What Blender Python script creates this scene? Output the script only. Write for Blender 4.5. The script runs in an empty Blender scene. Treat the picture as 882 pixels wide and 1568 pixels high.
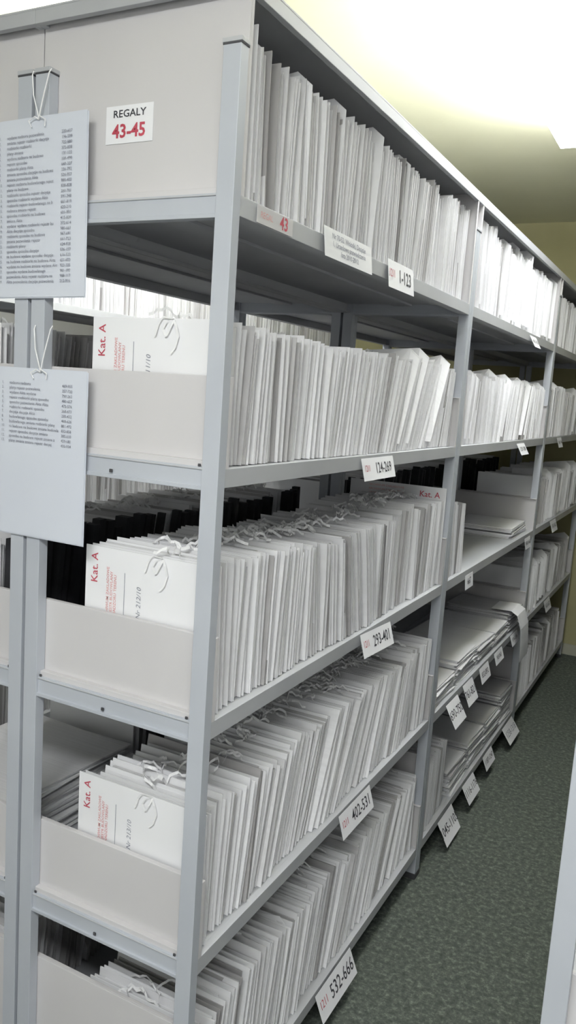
import bpy, math, random
from mathutils import Vector, Matrix

scene = bpy.context.scene
# ------------------------------------------------------------------ materials
def new_mat(name):
    m = bpy.data.materials.new(name); m.use_nodes = True
    nt = m.node_tree
    return m, nt, nt.nodes['Principled BSDF']

def mat_noise(name, c1, c2, scale=8, rough=0.5, metallic=0.0, bump=0.0, bscale=200, detail=4, stretch=(1,1,1), lo=0.35, hi=0.65):
    m, nt, b = new_mat(name)
    tc = nt.nodes.new('ShaderNodeTexCoord')
    mp = nt.nodes.new('ShaderNodeMapping'); mp.inputs['Scale'].default_value = stretch
    nt.links.new(tc.outputs['Object'], mp.inputs['Vector'])
    n = nt.nodes.new('ShaderNodeTexNoise'); n.inputs['Scale'].default_value = scale; n.inputs['Detail'].default_value = detail
    nt.links.new(mp.outputs[0], n.inputs['Vector'])
    r = nt.nodes.new('ShaderNodeValToRGB')
    r.color_ramp.elements[0].position = lo; r.color_ramp.elements[1].position = hi
    r.color_ramp.elements[0].color = (*c1, 1); r.color_ramp.elements[1].color = (*c2, 1)
    nt.links.new(n.outputs['Fac'], r.inputs['Fac'])
    nt.links.new(r.outputs['Color'], b.inputs['Base Color'])
    b.inputs['Roughness'].default_value = rough
    b.inputs['Metallic'].default_value = metallic
    if bump > 0:
        n2 = nt.nodes.new('ShaderNodeTexNoise'); n2.inputs['Scale'].default_value = bscale
        nt.links.new(tc.outputs['Object'], n2.inputs['Vector'])
        bp = nt.nodes.new('ShaderNodeBump'); bp.inputs['Strength'].default_value = bump; bp.inputs['Distance'].default_value = 0.002
        nt.links.new(n2.outputs['Fac'], bp.inputs['Height'])
        nt.links.new(bp.outputs['Normal'], b.inputs['Normal'])
    return m

M_PANEL = mat_noise('panel_paint', (.60,.585,.59), (.63,.615,.62), 3, 0.55)
M_POST = mat_noise('post_paint', (.47,.495,.54), (.52,.545,.59), 4, 0.42, 0.05)
M_SHELF = mat_noise('shelf_paint', (.46,.47,.49), (.51,.52,.54), 4, 0.5, 0.05)
M_CARD = mat_noise('card_paper', (.80,.80,.82), (.86,.86,.88), 5, 0.8)
M_SHEET = mat_noise('sheet_paper', (.62,.65,.72), (.67,.70,.76), 2, 0.75)
M_RED = mat_noise('red_ink', (.48,.06,.09), (.58,.09,.13), 20, 0.7)
M_PINK = mat_noise('faded_red_ink', (.70,.30,.30), (.78,.44,.42), 60, 0.7)
M_BLACK = mat_noise('black_ink', (.03,.03,.04), (.07,.07,.08), 20, 0.6)
M_GREY = mat_noise('grey_ink', (.20,.21,.26), (.32,.33,.38), 80, 0.7)
M_CORD = mat_noise('cotton_cord', (.80,.80,.80), (.90,.90,.90), 60, 0.9)
M_PLAST = mat_noise('lamp_housing', (.75,.75,.75), (.8,.8,.8), 4, 0.4)
M_HOLE = mat_noise('dark_hole', (.05,.05,.055), (.08,.08,.085), 4, 0.8)
M_DARK = mat_noise('gap_shade_black', (.015,.015,.017), (.035,.035,.04), 10, 0.7)  # near-black colour, stands in for shade in the gaps behind files
M_CEIL = mat_noise('ceiling_plaster', (.66,.65,.48), (.70,.69,.52), 2, 0.9, bump=.2, bscale=60)
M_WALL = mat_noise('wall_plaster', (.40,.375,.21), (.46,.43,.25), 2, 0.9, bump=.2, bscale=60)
M_WALLW = mat_noise('wall_plaster_light', (.70,.70,.70), (.74,.74,.74), 2, 0.9, bump=.2, bscale=60)
M_BASE = mat_noise('baseboard_paint', (.42,.42,.34), (.48,.48,.40), 4, 0.6)

def carpet():
    m, nt, b = new_mat('carpet_green')
    tc = nt.nodes.new('ShaderNodeTexCoord')
    n = nt.nodes.new('ShaderNodeTexNoise'); n.inputs['Scale'].default_value = 60; n.inputs['Detail'].default_value = 6; n.inputs['Roughness'].default_value = .8
    nt.links.new(tc.outputs['Object'], n.inputs['Vector'])
    r = nt.nodes.new('ShaderNodeValToRGB')
    e = r.color_ramp.elements
    e[0].position = .32; e[0].color = (.034,.042,.036,1)
    e[1].position = .72; e[1].color = (.26,.28,.245,1)
    k = e.new(.52); k.color = (.085,.100,.086,1)
    nt.links.new(n.outputs['Fac'], r.inputs['Fac'])
    nt.links.new(r.outputs['Color'], b.inputs['Base Color'])
    b.inputs['Roughness'].default_value = .95
    bp = nt.nodes.new('ShaderNodeBump'); bp.inputs['Strength'].default_value = .5; bp.inputs['Distance'].default_value = .004
    nt.links.new(n.outputs['Fac'], bp.inputs['Height']); nt.links.new(bp.outputs['Normal'], b.inputs['Normal'])
    return m
M_CARPET = carpet()

def paper_tone():
    m, nt, b = new_mat('folder_paper')
    at = nt.nodes.new('ShaderNodeAttribute'); at.attribute_name = 'tone'
    tc = nt.nodes.new('ShaderNodeTexCoord')
    mp = nt.nodes.new('ShaderNodeMapping'); mp.inputs['Scale'].default_value = (3, 260, 3)
    nt.links.new(tc.outputs['Object'], mp.inputs['Vector'])
    n = nt.nodes.new('ShaderNodeTexNoise'); n.inputs['Scale'].default_value = 1.0; n.inputs['Detail'].default_value = 2
    nt.links.new(mp.outputs[0], n.inputs['Vector'])
    ma = nt.nodes.new('ShaderNodeMath'); ma.operation = 'MULTIPLY_ADD'
    ma.inputs[1].default_value = .2; ma.inputs[2].default_value = -.10
    nt.links.new(n.outputs['Fac'], ma.inputs[0])
    ad = nt.nodes.new('ShaderNodeMath'); ad.operation = 'ADD'; ad.use_clamp = True
    nt.links.new(at.outputs['Fac'], ad.inputs[0]); nt.links.new(ma.outputs[0], ad.inputs[1])
    r = nt.nodes.new('ShaderNodeValToRGB')
    e = r.color_ramp.elements
    e[0].position = 0; e[0].color = (.05,.05,.055,1)
    e[1].position = 1; e[1].color = (.83,.83,.845,1)
    k = e.new(.5); k.color = (.42,.41,.41,1)
    nt.links.new(ad.outputs[0], r.inputs['Fac'])
    nt.links.new(r.outputs['Color'], b.inputs['Base Color'])
    b.inputs['Roughness'].default_value = .85
    return m
M_PAPER = paper_tone()

def emis(name, col, s):
    m, nt, b = new_mat(name)
    b.inputs['Base Color'].default_value = (.9,.9,.9,1)
    b.inputs['Emission Color'].default_value = (*col, 1)
    b.inputs['Emission Strength'].default_value = s
    return m
M_TUBE = emis('lamp_diffuser_glow', (.97,.985,1), 12)
M_TUBEUP = emis('lamp_upper_glow', (.97,.985,1), 100)

# ------------------------------------------------------------------ mesh builder
class MB:
    def __init__(s): s.v=[]; s.f=[]; s.m=[]; s.t=[]; s.mats=[]
    def mi(s, mat):
        if mat not in s.mats: s.mats.append(mat)
        return s.mats.index(mat)
    def add(s, vs, fs, mat, tone=1.0):
        b=len(s.v); i=s.mi(mat)
        s.v.extend(vs); s.t.extend([tone]*len(vs))
        for f in fs: s.f.append(tuple(a+b for a in f)); s.m.append(i)
    def box(s, x0,x1,y0,y1,z0,z1, mat, tone=1.0):
        vs=[(x0,y0,z0),(x1,y0,z0),(x1,y1,z0),(x0,y1,z0),(x0,y0,z1),(x1,y0,z1),(x1,y1,z1),(x0,y1,z1)]
        s.add(vs, [(0,3,2,1),(4,5,6,7),(0,1,5,4),(1,2,6,5),(2,3,7,6),(3,0,4,7)], mat, tone)
    def obox(s, o, r, u, n, w, h, d, mat, tone=1.0):
        o=Vector(o); vs=[]
        for k in (0,d):
            for (a,b) in ((-.5,-.5),(.5,-.5),(.5,.5),(-.5,.5)):
                vs.append(tuple(o+r*(a*w)+u*(b*h)+n*k))
        s.add(vs, [(3,2,1,0),(4,5,6,7),(0,1,5,4),(1,2,6,5),(2,3,7,6),(3,0,4,7)], mat, tone)
    def slab(s, yfun, th, xf, xb, z0, h, n, mat, tone, xtop=0.0, skew=0.0):
        vs=[]
        for k in range(n+1):
            q=k/n; y=yfun(q); z=z0+h*q; xx=xf+xtop*q
            vs += [(xx,y,z),(xx,y+th,z),(xb,y+th+skew,z),(xb,y+skew,z)]
        fs=[(0,1,2,3),(4*n+3,4*n+2,4*n+1,4*n)]
        for k in range(n):
            a=4*k; b=a+4
            for j in range(4):
                j2=(j+1)%4
                fs.append((a+j2,a+j,b+j,b+j2))
        s.add(vs, fs, mat, tone)
    def ribbon(s, pts, w, wd, mat, tone=1.0):
        vs=[]; wd=Vector(wd).normalized()*w*.5
        for p in pts:
            p=Vector(p); vs += [tuple(p-wd), tuple(p+wd)]
        s.add(vs, [(2*i,2*i+1,2*i+3,2*i+2) for i in range(len(pts)-1)], mat, tone)
    def tube(s, pts, r, mat, n=6):
        vs=[]; P=[Vector(p) for p in pts]
        for i,p in enumerate(P):
            t=(P[min(i+1,len(P)-1)]-P[max(i-1,0)]).normalized()
            a=t.cross(Vector((.3,.2,.93))); 
            if a.length<1e-3: a=t.cross(Vector((1,0,0)))
            a.normalize(); b=t.cross(a)
            for k in range(n):
                g=2*math.pi*k/n; vs.append(tuple(p+a*math.cos(g)*r+b*math.sin(g)*r))
        fs=[]
        for i in range(len(P)-1):
            for k in range(n):
                k2=(k+1)%n; fs.append((i*n+k,i*n+k2,(i+1)*n+k2,(i+1)*n+k))
        s.add(vs, fs, mat)
    def text(s, body, size, o, r, u, mat, align='CENTER', bold=0.0, sx=1.0):
        cu=bpy.data.curves.new('t','FONT'); cu.body=body; cu.size=size; cu.align_x=align; cu.align_y='CENTER'
        cu.resolution_u=2; cu.offset=bold*size
        ob=bpy.data.objects.new('t',cu); scene.collection.objects.link(ob)
        dg=bpy.context.evaluated_depsgraph_get(); dg.update()
        me=bpy.data.meshes.new_from_object(ob.evaluated_get(dg))
        o=Vector(o); r=Vector(r).normalized(); u=Vector(u).normalized()
        s.add([tuple(o+r*v.co.x*sx+u*v.co.y) for v in me.vertices],[tuple(p.vertices) for p in me.polygons],mat)
        bpy.data.objects.remove(ob); bpy.data.curves.remove(cu); bpy.data.meshes.remove(me)
    def build(s, name, bevel=0.0, parent=None):
        me=bpy.data.meshes.new(name); me.from_pydata(s.v,[],s.f)
        for m in s.mats: me.materials.append(m)
        me.polygons.foreach_set('material_index', s.m)
        a=me.attributes.new('tone','FLOAT','POINT'); a.data.foreach_set('value', s.t)
        me.update()
        ob=bpy.data.objects.new(name,me); scene.collection.objects.link(ob)
        if bevel>0:
            b=ob.modifiers.new('bevel','BEVEL'); b.width=bevel; b.segments=2; b.limit_method='ANGLE'; b.use_clamp_overlap=True
        if parent: ob.parent=parent
        return ob

X=Vector((1,0,0)); Y=Vector((0,1,0)); Z=Vector((0,0,1))
# ------------------------------------------------------------------ room
RX0,RX1,RY0,RY1,H = -3.0, 1.9, -2.7, 4.36, 2.75
def wallbox(name, a, mat):
    m=MB(); m.box(*a, mat); return m.build(name)
wallbox('floor',(RX0-.1,RX1+.1,RY0-.1,RY1+.1,-.1,0),M_CARPET)
wallbox('ceiling',(RX0-.1,RX1+.1,RY0-.1,RY1+.1,H,H+.1),M_CEIL)
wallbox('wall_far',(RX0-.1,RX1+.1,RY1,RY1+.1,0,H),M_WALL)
wallbox('wall_near',(RX0-.1,RX1+.1,RY0-.1,RY0,0,H),M_WALLW)
wallbox('wall_left',(RX0-.1,RX0,RY0,RY1,0,H),M_WALLW)
wallbox('wall_right',(RX1,RX1+.1,RY0,RY1,0,H),M_WALLW)
wallbox('baseboard_far',(RX0,RX1,RY1-.015,RY1,0,.07),M_BASE)

# ------------------------------------------------------------------ shelving
LV=[1.847,1.418,.982,.534,.085]
LIP=.03
PW,PD=.032,.022
TOP=2.195
def shelving(name, xb, xf, ys, levels=LV, top=TOP, ptop=2.098, endh=.15, cover=True):
    m=MB(); lo,hi=min(xb,xf),max(xb,xf)
    nb=len(ys)-1
    il = .004 if abs(lo-(-.418))<.002 else 0
    ih = .004 if abs(hi-(-.4185))<.002 else 0
    for i in range(nb):
        y0,y1=ys[i],ys[i+1]-.002
        for (a,b) in ((y0,y0+PD),(y1-PD,y1)):
            for (c,d) in ((lo+il,lo+il+PW),(hi-PW-ih,hi-ih)):
                m.box(c,d,a,b,0,ptop,M_POST)
                m.box(c-.001,d+.001,a-.001,b+.001,ptop-.007,ptop-.004,M_HOLE)
                m.box(c-.0015,d+.0015,a-.0015,b+.0015,ptop-.004,ptop+.003,M_SHELF)
                m.box(c-.002,d+.002,a-.002,b+.002,0,.02,M_HOLE)
        for li,z in enumerate(levels):
            zt=z+LIP
            m.box(lo+.004,hi-.004,y0+.004,y1-.004,zt-.0025,zt,M_SHELF)
            for (c,d) in ((lo+.001,lo+.016),(hi-.016,hi-.001)):
                m.box(c,d,y0+PD,y1-PD,z,zt+.001,M_SHELF)
            for (c,d) in ((lo+.001,lo+.03),(hi-.03,hi-.001)):
                m.box(c,d,y0+PD,y1-PD,z-.0005,z+.0015,M_SHELF)
            for (a,b) in ((y0+.006,y0+.018),(y1-.018,y1-.006)):
                m.box(lo+PW,hi-PW,a,b,z,zt+.002,M_POST)
            for (a,b) in ((y0+.002,y0+.02),(y1-.02,y1-.002)):
                m.box(lo+PW,hi-PW,a,b,z-.006,z+.001,M_POST)
            xx=(lo+hi)/2
            m.box(xx-.03,xx+.03,y0+.03,y1-.03,z+.021,z+.0275,M_SHELF)
            ph = top-zt-.001 if li==0 else endh
            if li==len(levels)-1: ph=.30
            for (a,b,dr) in ((y0+PD+.001,y0+PD+.004,1),(y1-PD-.004,y1-PD-.001,-1)):
                if li==len(levels)-1 and dr<0: ph=endh
                m.box(lo+.001,hi-.001,a,b,zt,zt+ph,M_PANEL)
                fa,fb=(b,b+.008) if dr>0 else (a-.008,a)
                for (c,d) in ((lo+.001,lo+.003),(hi-.003,hi-.001)):
                    m.box(c,d,fa,fb,zt,zt+ph,M_PANEL)
                m.box(lo+.003,hi-.003,fa,fb,zt+ph-.002,zt+ph,M_PANEL)
                fa,fb=(a-.012,a) if dr>0 else (b,b+.012)
                m.box(lo+PW+.002,hi-PW-.002,fa,fb,zt+.001,zt+.012,M_PANEL)
            if i==0 and li>0:
                cx=lo+(hi-lo)*.47
                m.box(cx-.003,cx+.003,y0+.0012,y0+.004,z+.004,z+.010,M_HOLE)
                for cx in (lo+PW+.006, hi-PW-.012):
                    m.box(cx,cx+.005,y0+.0055,y0+.008,z+.032,z+.037,M_HOLE)
        if cover:
            m.box(lo,hi,y0,y1+.001,top,top+.004,M_SHELF)
            for (c,d) in ((lo,lo+.012),(hi-.012,hi)):
                m.box(c,d,y0+.012,y1+.001,top-.022,top,M_SHELF)
            m.box(lo,hi,y0,y0+.012,top-.022,top,M_SHELF)
    return m.build(name, bevel=.0008)

YS=[0,1.38,2.83,4.27]
AX0,AX1=-.418,0.0
BX0,BX1=-.838,-.4185
CX1=-1.74; CX0=-2.16
DX0=.585; DX1=1.005
shelving('metal_shelving_unit',AX0,AX1,YS)
shelving('metal_shelving_unit',BX0,BX1,YS)
shelving('metal_shelving_unit',CX0,CX1,YS)
shelving('metal_shelving_unit',DX0,DX1,YS,levels=[1.847,1.418,1.03,.62,.14])

# ------------------------------------------------------------------ folders
def folder(m, R, y, th, xf, xb, z, h, shift, bow, n=3, rich=True, rib=0.0, face=False, dark=0.12):
    d=1 if xf>xb else -1
    sk=R.uniform(-.004,.004)
    ct=.0018
    tone=R.choice([1,.98,.95,.93,.9,.96,1,.86]) if R.random()>dark else R.uniform(.4,.75)
    if face: tone=1.0; sk=0; bow=0
    op=0 if face else R.uniform(0,.0035)
    jf=R.uniform(0,.006)*d
    base=lambda q: y+shift*q+bow*4*q*(1-q)
    h1=h if face else h*R.uniform(.97,1.015)
    xt=R.uniform(-.010,.001)*d
    m.slab(lambda q: base(q)-op*q, ct, xf-jf, xb, z, h1, n, M_PAPER, tone, xtop=xt, skew=sk)
    h2=h*R.uniform(.96,1.015)
    m.slab(lambda q: base(q)+th-ct+op*q*.5, ct, xf-jf-R.uniform(-.002,.004)*d, xb, z, h2, n, M_PAPER, tone*R.uniform(.9,1), xtop=xt, skew=sk)
    inset=R.choice([.003,.006,.012,.018,.028])
    if rich:
        k=R.choice([1,1,2]) if th<.014 else R.choice([1,2,3]); yy=ct; av=th-2*ct
        fill=R.uniform(.5,1)
        for j in range(k):
            t=av/k
            m.slab(lambda q,yy=yy: base(q)+yy, t*R.uniform(.7,.95)*fill, xf-(inset+R.uniform(0,.006))*d, xb+R.uniform(.004,.02)*d, z+.001,
                   h*R.uniform(.91,.985), n, M_PAPER, R.uniform(.62,1.0), xtop=xt, skew=sk)
            yy+=t
    else:
        m.slab(lambda q: base(q)+ct, th-2.6*ct, xf-R.uniform(.004,.02)*d, xb+.01*d, z+.001, h*R.uniform(.90,.975), n, M_PAPER, R.uniform(.6,.95), skew=sk)
    if R.random()<rib:
        cx=xf-(abs(xf-xb)*R.uniform(.40,.6))*d
        for g in range(R.choice([2,2,3])):
            x0=cx; y0=base(1)+th*.5; z0=z+h*.985; pts=[(x0,y0,z0-.004)]
            a=R.uniform(0,6.28)
            for j in range(8):
                a+=R.uniform(-1.1,1.1)
                x0+=math.cos(a)*.009; y0+=math.sin(a)*.007
                pts.append((x0,y0,z0+.004+.02*math.sin((j+1)/9*math.pi)*R.uniform(.4,1)))
            m.ribbon(pts,.0055,(R.uniform(-.4,.4),R.uniform(-.4,.4),1),M_CORD)

def rowof(name, xf, xb, y0, y1, z, h, seed, lean=((0,0),(1,0)), thr=(.010,.023), rich=True, n=3, rib=0.0, hj=.03, slow=.02, gap=(.0006,.0045), hprof=None, stick=0.0, vary=.05, dark=.14, blackback=0.0):
    R=random.Random(seed); m=MB()
    y=y0; ph=R.uniform(0,6); k=0; d=1 if xf>xb else -1
    blockx=0; blockh=0; left=0; bl=0
    while True:
        th=R.uniform(*thr)
        if R.random()<.08: th*=1.5
        if R.random()<.15: th*=.55
        q=(y-y0)/(y1-y0)
        L=0
        for a,b in zip(lean,lean[1:]):
            if a[0]<=q<=b[0]:
                L=a[1]+(b[1]-a[1])*(q-a[0])/(b[0]-a[0])
        if left<=0:
            left=R.randint(3,8); blockx=R.uniform(0,.014); blockh=R.uniform(-.055,.015)
            nb=R.uniform(-vary*.5,vary) if k else 0
            if nb<bl: y+=(bl-nb)*h*.8
            bl=nb
        if y+th>y1: break
        left-=1
        L+=R.uniform(-.014,.014)+bl
        sh=L*h
        sh=min(sh,y1-y-th-.001); sh=max(sh,-(y-y0))
        hh=h*(1+blockh+slow*math.sin(q*7+ph)+R.uniform(-hj,hj*.4))
        if hprof:
            for a,b in zip(hprof,hprof[1:]):
                if a[0]<=q<=b[0]: hh*=a[1]+(b[1]-a[1])*(q-a[0])/(b[0]-a[0])
        face = (k==0)
        folder(m,R,y,th,xf-(R.uniform(.001,.006)+blockx)*d if not face else xf-.004*d, xb+R.uniform(0,.02)*d if not face else xb,
               z+.0008, hh if not face else h, sh if not face else 0, R.uniform(-.003,.003), n, rich, 0 if face else rib, face, dark)
        if not face and R.random()<blackback:   # black strip at a file's rear edge, painting the shade in the gap
            w=R.uniform(.04,.075)
            m.slab(lambda q_: y+sh*q_, th*R.uniform(.7,1.0), xb-.002*d, xb-(w)*d*.55, z+.001, hh*R.uniform(1.0,1.06), 1, M_DARK, 0)
        if not face and R.random()<stick:
            s0=y+th*.5; a=R.uniform(.01,.04); xx=xf-R.uniform(0,.02)*d
            z0=z+.02; z1=z+hh+a
            vs=[]
            tl=R.uniform(-.01,.02)
            for (px,pz,py) in ((xx,z0,s0),(xx-.2*d,z0,s0),(xx-.2*d,z1-R.uniform(.01,.05),s0+sh),(xx-.03*d,z1,s0+sh+tl),(xx-.0*d,z1-.025,s0+sh+tl*.7)):
                vs.append((px,py,pz))
            vs2=[(a_,b_+.0008,c_) for a_,b_,c_ in vs]
            m.add(vs+vs2,[(0,1,2,3,4),(9,8,7,6,5)]+[(i,5+i,5+(i+1)%5,(i+1)%5) for i in range(5)],M_PAPER,1.0)
        y+=th+R.uniform(*gap)
        if R.random()<.06: y+=.006
        k+=1
    return m.build(name)

FN='row_of_paper_folders'
F0=.030
zt=[z+LIP+.001 for z in LV]
XF,XB=-.004,-.305
S1=YS[1]-.034
rowof(FN,XF,XB,F0+.012,S1,zt[0],.262,11,lean=((0,.0),(.4,.04),(.8,.08),(1,.0)),hj=.035,hprof=((0,1.0),(.5,.98),(.8,.98),(1,1.06)),stick=.14)
rowof(FN,XF,XB,F0+.012,S1,zt[1],.240,12,lean=((0,.02),(.2,.05),(.4,.18),(.6,.36),(.8,.50),(.93,.2),(1,.05)),rib=.2,hj=.03,stick=.08,vary=.07)
rowof(FN,XF,XB,F0+.012,S1-.008,zt[2],.264,13,lean=((0,.03),(.25,.06),(.45,-.16),(.55,-.18),(.75,.06),(1,.03)),rib=.85,hj=.02,vary=.07)
rowof(FN,XF,XB,F0+.012,S1,zt[3],.264,14,lean=((0,.05),(.25,.34),(.5,.46),(.75,.28),(1,.03)),rib=.85,hj=.03,stick=.04,vary=.07)
rowof(FN,XF,XB,F0+.012,S1,zt[4],.262,15,lean=((0,.06),(.35,.24),(.6,.36),(.8,.45),(1,.1)),rib=.6,hj=.03,stick=.04,vary=.07)
b0,b1=YS[1]+.034,YS[2]-.038
rowof(FN,XF,XB,b0,b1,zt[0],.268,21,lean=((0,.0),(1,.04)),n=2,hj=.08,stick=.35)
rowof(FN,XF,XB,b0,b1,zt[1],.238,22,lean=((0,.0),(.4,.22),(.7,.35),(1,.02)),n=2,hj=.06,stick=.15)
rowof(FN,XF,XB,b0,b0+.2,zt[2],.25,23,n=2)
rowof(FN,XF,XB,b0,b0+.30,zt[4],.25,24,n=2,lean=((0,.05),(1,.05)))
c0,c1=YS[2]+.034,YS[3]-.038
for i in range(5):
    rowof(FN,XF,XB,c0,c1-(.02*i),zt[i],.245,31+i,lean=((0,.0),(.5,.15),(1,.02)),n=1,rich=False,thr=(.014,.028),hj=.06,stick=.15,dark=.35)
for i in range(5):
    for j in range(3):
        s=YS[j]+.044; e=YS[j+1]-.038
        if i==3 and j==0: s+=.46
        if i==2 and j==1: s+=.2
        nearrow = i in (1,2) and j==0
        # files seen over the back of the front unit: faces towards the next aisle
        rowof(FN,-.832,-.535,s,e,zt[i],(.225 if i!=2 else .245) if i else .24,60+i*5+j,lean=((0,.02),(.5,.2),(1,0)),n=1,rich=False,thr=(.012,.024),hj=.06,
              rib=.4 if nearrow else 0,blackback=.6 if (i in (2,3)) else 0,dark=.3)
for i in range(5):
    for j in range(3):
        rowof(FN,CX1-.008,CX1-.3,YS[j]+.044,YS[j+1]-.038,zt[i],.24,90+i*5+j,n=1,rich=False,thr=(.014,.028),hj=.06,dark=.3)
for i,z in enumerate([1.847,1.418,1.03,.62,.14]):
    rowof(FN,DX0+.008,DX0+.3,YS[0]+.3 if i in(2,3) else .044,YS[1]-.038,z+LIP+.001,.22,120+i,n=1,rich=False,thr=(.012,.024),hj=.05)

# tall folder turned face-on at the end of the middle shelf
m=MB()
m.box(-.335,-.012,1.3405,1.3420,zt[2]+.001,zt[2]+.305,M_PAPER,.95)
m.box(-.332,-.016,1.3422,1.3435,zt[2]+.001,zt[2]+.298,M_PAPER,.8)
m.text('Kat. A',.026,(-.065,1.3397,zt[2]+.280),X,Z,M_RED,bold=.005)
for a in range(3): m.text('ARCHIWUM ZAKLADOWE',.010,(-.21,1.3397,zt[2]+.292-a*.013),X,Z,M_PINK)
m.build('paper_folder')

# ------------------------------------------------------------------ stacks of loose documents lying flat
def stack(name, x0, x1, y0, y1, z, h, seed, fray=.014, step=.005):
    R=random.Random(seed); m=MB(); zz=z
    while zz<z+h:
        t=R.uniform(.4,1.6)*step
        a=R.uniform(-.05,.05); cx=(x0+x1)/2+R.uniform(-fray,0); cy=(y0+y1)/2+R.uniform(-fray,fray)
        w=(x1-x0)*R.uniform(.93,1); l=(y1-y0)*R.uniform(.9,1)
        c,s=math.cos(a),math.sin(a)
        m.obox((cx,cy,zz),Vector((c,s,0)),Vector((-s,c,0)),Z,w-.01,l,t*.82,M_PAPER,R.choice([1,.97,.95,.9,.85,.7]))
        zz+=t
    return m.build(name)
SN='stack_of_documents'
stack(SN,-.30,-.012,2.42,2.76,zt[2],.045,1)
k=0
for (a,b,h) in ((1.43,1.70,.06),(1.72,1.98,.085),(2.0,2.26,.07),(2.28,2.52,.06),(2.54,2.78,.09)):
    stack(SN,-.31,-.004,a,b,zt[3],h,10+k); k+=1
for (a,b,h) in ((1.76,2.0,.09),(2.02,2.28,.11),(2.3,2.54,.10),(2.56,2.78,.15)):
    stack(SN,-.31,-.004,a,b,zt[4],h,20+k); k+=1
stack(SN,-.81,-.47,.05,.44,zt[3],.13,40,fray=.02)

# ------------------------------------------------------------------ shelf tags
def tag(lines, y, z, w, h, tilt=.12, roll=0.0, x=.0025, size=None, pre=None, name='shelf_label'):
    m=MB()
    u=Vector((-math.sin(tilt),0,math.cos(tilt)))
    r=Y.copy()
    if roll:
        n0=r.cross(u); q=Matrix.Rotation(roll,3,n0); r=q@r; u=q@u
    n=r.cross(u)
    o=Vector((x+abs(math.sin(tilt))*h*.5,y,z))
    m.obox(o,r,u,n,w,h,.0008,M_CARD)
    f=o+n*.0014
    size=size or h*.62
    if pre:
        m.text(pre,size*.66,f-r*(w*.36)+u*h*.03,r,u,M_RED,bold=.0,sx=.8)
        m.text(lines,size*1.1,f+r*(w*.14),r,u,M_BLACK,bold=.006,sx=.88)
    elif lines:
        m.text(lines,size,f,r,u,M_BLACK if w<.2 else M_GREY,bold=.005)
    return m.build(name)
tag('Nr 70-52  Wnioski, Decyzje\n1. Urzedowe poswiadczenia\nlata 2010-2012',.434,1.866,.235,.056,size=.0145)
tag('1-123',.738,1.860,.17,.062,pre='1211')
tag('124-269',.69,1.418,.20,.052,pre='1211',tilt=.25)
tag('293-401',.775,.978,.20,.058,pre='1211',tilt=.3,roll=-.05)
tag('402-531',.73,.532,.20,.060,pre='1211',tilt=.3)
tag('532-666',.68,.078,.215,.070,pre='1211',tilt=.4)
tag('667',1.66,.972,.10,.05,tilt=.1)
for j,(y,z,w,h,t) in enumerate(((1.60,.515,.14,.085,.5),(1.80,.525,.13,.08,.4),(2.04,.53,.14,.06,.3),(2.28,.535,.14,.05,.3),(2.58,.54,.14,.05,.3),
                 (1.66,.06,.17,.09,.5),(1.97,.07,.16,.075,.5),(2.28,.075,.15,.06,.4),(2.66,.07,.2,.08,.6),
                 (2.28,1.415,.14,.05,.5),(2.65,.975,.12,.05,.2),(2.3,1.845,.12,.05,.5),(3.3,.98,.16,.06,.3),(3.4,.53,.16,.06,.3),(3.2,1.42,.12,.05,.3))):
    tag('%d-%d'%(690+j*71,750+j*71),y,z,w,h,tilt=t,size=h*.5)
tag('432-469',1.87,.985,.20,.055,x=CX1+.0025)
m=MB(); m.obox((.0005,.135,1.862),Y,Z,X,.125,.028,.0006,M_PANEL)
m.text('REGAL',.014,(.0014,.105,1.862),Y,Z,M_PINK); m.text('43',.03,(.0014,.165,1.862),Y,Z,M_RED,bold=.02)
m.build('shelf_number_sticker')
m=MB()
m.ribbon([(-.1,2.62,zt[3]+.105),(-.01,2.62,zt[3]+.108),(.02,2.62,zt[3]+.09),(.04,2.62,zt[3]+.03),(.048,2.62,zt[3]-.05),(.05,2.62,zt[3]-.12)],.17,(0,1,0),M_CARD)
ob=m.build('loose_paper_sheet'); so=ob.modifiers.new('t','SOLIDIFY'); so.thickness=.0008

# ------------------------------------------------------------------ REGALY sign
m=MB(); py=PD+.0005
m.obox((-.2245,py,2.0015),X,Z,-Y,.098,.060,.0007,M_CARD)
m.text('REGALY',.0165,(-.2245,py-.0012,2.018),X,Z,M_BLACK,bold=.012,sx=1.15)
m.text('43-45',.030,(-.2245,py-.0012,1.990),X,Z,M_RED,bold=.025,sx=1.0)
m.build('row_number_sign')

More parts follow.
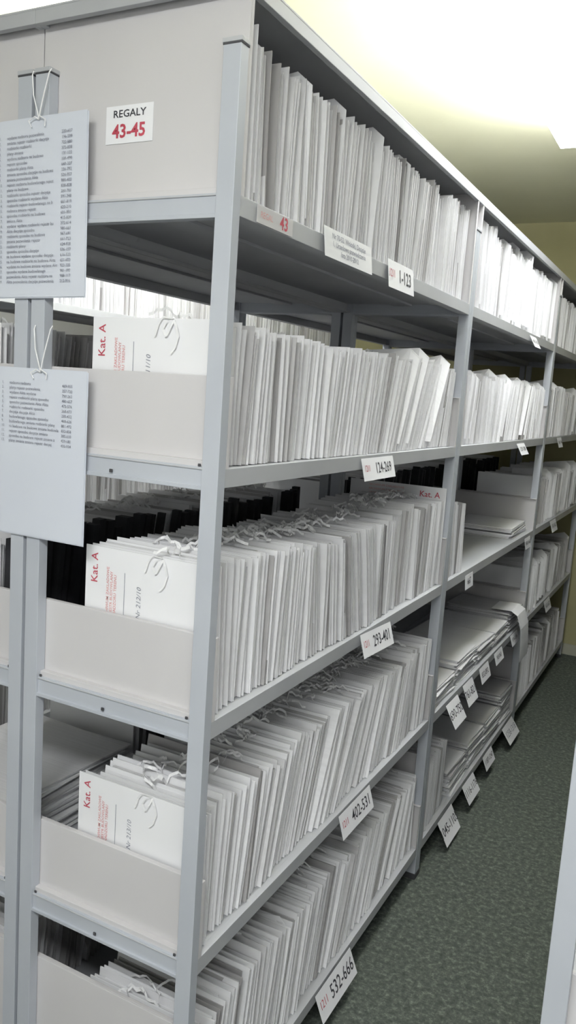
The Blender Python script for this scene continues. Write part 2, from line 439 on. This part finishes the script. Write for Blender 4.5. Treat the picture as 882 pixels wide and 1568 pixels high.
# ------------------------------------------------------------------ printed lists hanging on the post
def sheet(x0,x1,z0,z1,y,rows0,rows,seed,roll):
    R=random.Random(seed); m=MB(); w=x1-x0; h=z1-z0
    c,s=math.cos(roll),math.sin(roll); r=Vector((c,0,s)); u=Vector((-s,0,c)); n=-Y
    o=Vector(((x0+x1)/2,y,(z0+z1)/2))
    for off,dy in ((.002,.0012),(0,0)):
        m.obox(o+Y*(dy+.0008)+r*off-u*off,r,u,n,w,h,.0006,M_SHEET)
    f=o+n*.0012
    zz=h/2-rows0
    W=['Akta','nadzoru','budowlanego','decyzje','pozwolenia','na budowe','rozbiorki','zmiana','sposobu','wydane','rejestr','plany']
    for i in range(rows):
        b=' '.join(R.choice(W) for _ in range(R.choice([2,3,3,4,5])))[:34]
        m.text('%d.'%(i+1),.0072,f-r*(w*.45)+u*zz,r,u,M_GREY,align='LEFT')
        m.text(b,.0076,f-r*(w*.36)+u*zz,r,u,M_GREY,align='LEFT',bold=.004)
        m.text('%d-%d'%(R.randint(100,999),R.randint(100,999)),.0072,f+r*(w*.24)+u*zz,r,u,M_GREY,align='LEFT',bold=.004)
        zz-=.0088
    a=o+u*(h/2-.006)
    for dx in (-.006,.006):
        m.tube([a+n*.002,a+n*.003+Vector((dx*.5,0,.012)),a+Vector((dx*2,-.004,.04)),a+Vector((dx*3.2,0,.075)),a+Vector((dx*3.4,.004,.082))],.0011,M_CORD)
    for dx in (-.02,.018):
        m.tube([a+n*.003,a+n*.006+Vector((dx*.3,0,.004)),a+n*.006+Vector((dx,0,-.002)),a+n*.003+Vector((dx*.8,0,-.012))],.0011,M_CORD)
    return m.build('printed_list_sheet')
sheet(-.500,-.288,1.717,2.020,-.006,.030,29,1,.015)
sheet(-.486,-.274,1.285,1.592,-.006,.028,13,2,.0)

# ------------------------------------------------------------------ folder face printing ("Kat. A")
def facing(xl, z, h, y, k):
    m=MB(); yy=y-.0008
    m.text('Kat. A',.022,(xl+.022,yy,z+h-.040),Z,-X,M_RED,bold=.004)
    m.text('ARCHIWUM ZAKLADOWE\nREJESTR BUDOWLANY\nNADZORU TERENU',.0085,(xl+.062,yy,z+h-.085),Z,-X,M_PINK,bold=.01)
    m.box(xl+.0915,xl+.0925,yy-.0002,yy,z+h-.14,z+h-.04,M_GREY)
    m.text('Nr %d/10'%(210+k),.014,(xl+.125,yy,z+h-.09),Z,Vector((-.95,0,.2)),M_GREY)
    cx=xl+.175; cz=z+h
    for pts in ([(0,0),(-.012,-.004),(-.02,-.018),(-.012,-.03),(-.004,-.016),(.002,-.002)],
                [(0,-.002),(.008,-.012),(.012,-.03),(.006,-.05),(-.002,-.058)],
                [(0,0),(-.02,.003),(-.03,-.01),(-.036,-.03)]):
        m.ribbon([(cx+a,yy-.001-.004*abs(math.sin(i*1.3)),cz+b) for i,(a,b) in enumerate(pts)],.005,(1,0,.4),M_CORD)
    return m.build('folder_cover_print')
for i in (1,2,3):
    facing(XB,zt[i],[.24,.240,.264,.264,.262][i],F0+.012,i)

# ------------------------------------------------------------------ lamps
def lamp(x0,x1,y0,y1,power,up=True):
    m=MB(); z0=2.60
    m.box(x0+.01,x1-.01,y0+.01,y1-.01,z0+.03,z0+.045,M_PLAST)
    m.box(x0,x1,y0,y1,z0,z0+.03,M_TUBE)
    m.box(x0+.03,x1-.03,y0+.03,y1-.03,z0+.045,z0+.06,M_TUBEUP if up else M_TUBE)
    for yy in (y0+.15,y1-.15):
        m.box((x0+x1)/2-.01,(x0+x1)/2+.01,yy-.01,yy+.01,z0+.06,H,M_PLAST)
    ob=m.build('ceiling_lamp')
    l=bpy.data.lights.new('lamp_light','AREA'); l.shape='RECTANGLE'; l.size=x1-x0; l.size_y=y1-y0; l.energy=power; l.color=(.96,.98,1)
    lo=bpy.data.objects.new('lamp_light',l); scene.collection.objects.link(lo); lo.location=((x0+x1)/2,(y0+y1)/2,z0-.01); lo.parent=ob
lamp(.02,.32,.9,2.35,7)
lamp(.0,1.3,-1.8,-1.5,44,False)
lamp(-1.45,-1.15,.9,2.35,4,False)

w=bpy.data.worlds.new('world'); scene.world=w; w.use_nodes=True
w.node_tree.nodes['Background'].inputs[0].default_value=(.8,.85,.9,1)
w.node_tree.nodes['Background'].inputs[1].default_value=.3

# ------------------------------------------------------------------ camera (solved from the vanishing points)
fpx=1240.0
yd=Vector((655,139,-fpx)).normalized()
xd=-Vector((-2428,348,-fpx)); xd=(xd-yd*xd.dot(yd)).normalized()
zd=xd.cross(yd)
R3=Matrix((xd,yd,zd))
cam=bpy.data.cameras.new('camera'); co=bpy.data.objects.new('camera',cam); scene.collection.objects.link(co)
M=R3.to_4x4(); M.translation=Vector((.696,-1.10,1.58))
co.matrix_world=M
cam.sensor_fit='VERTICAL'; cam.sensor_height=36; cam.sensor_width=36*1152/2048; cam.lens=fpx/1568*36
cam.clip_start=.02
scene.camera=co
scene.view_settings.view_transform='Standard'
scene.view_settings.look='None'
scene.view_settings.exposure=0.05
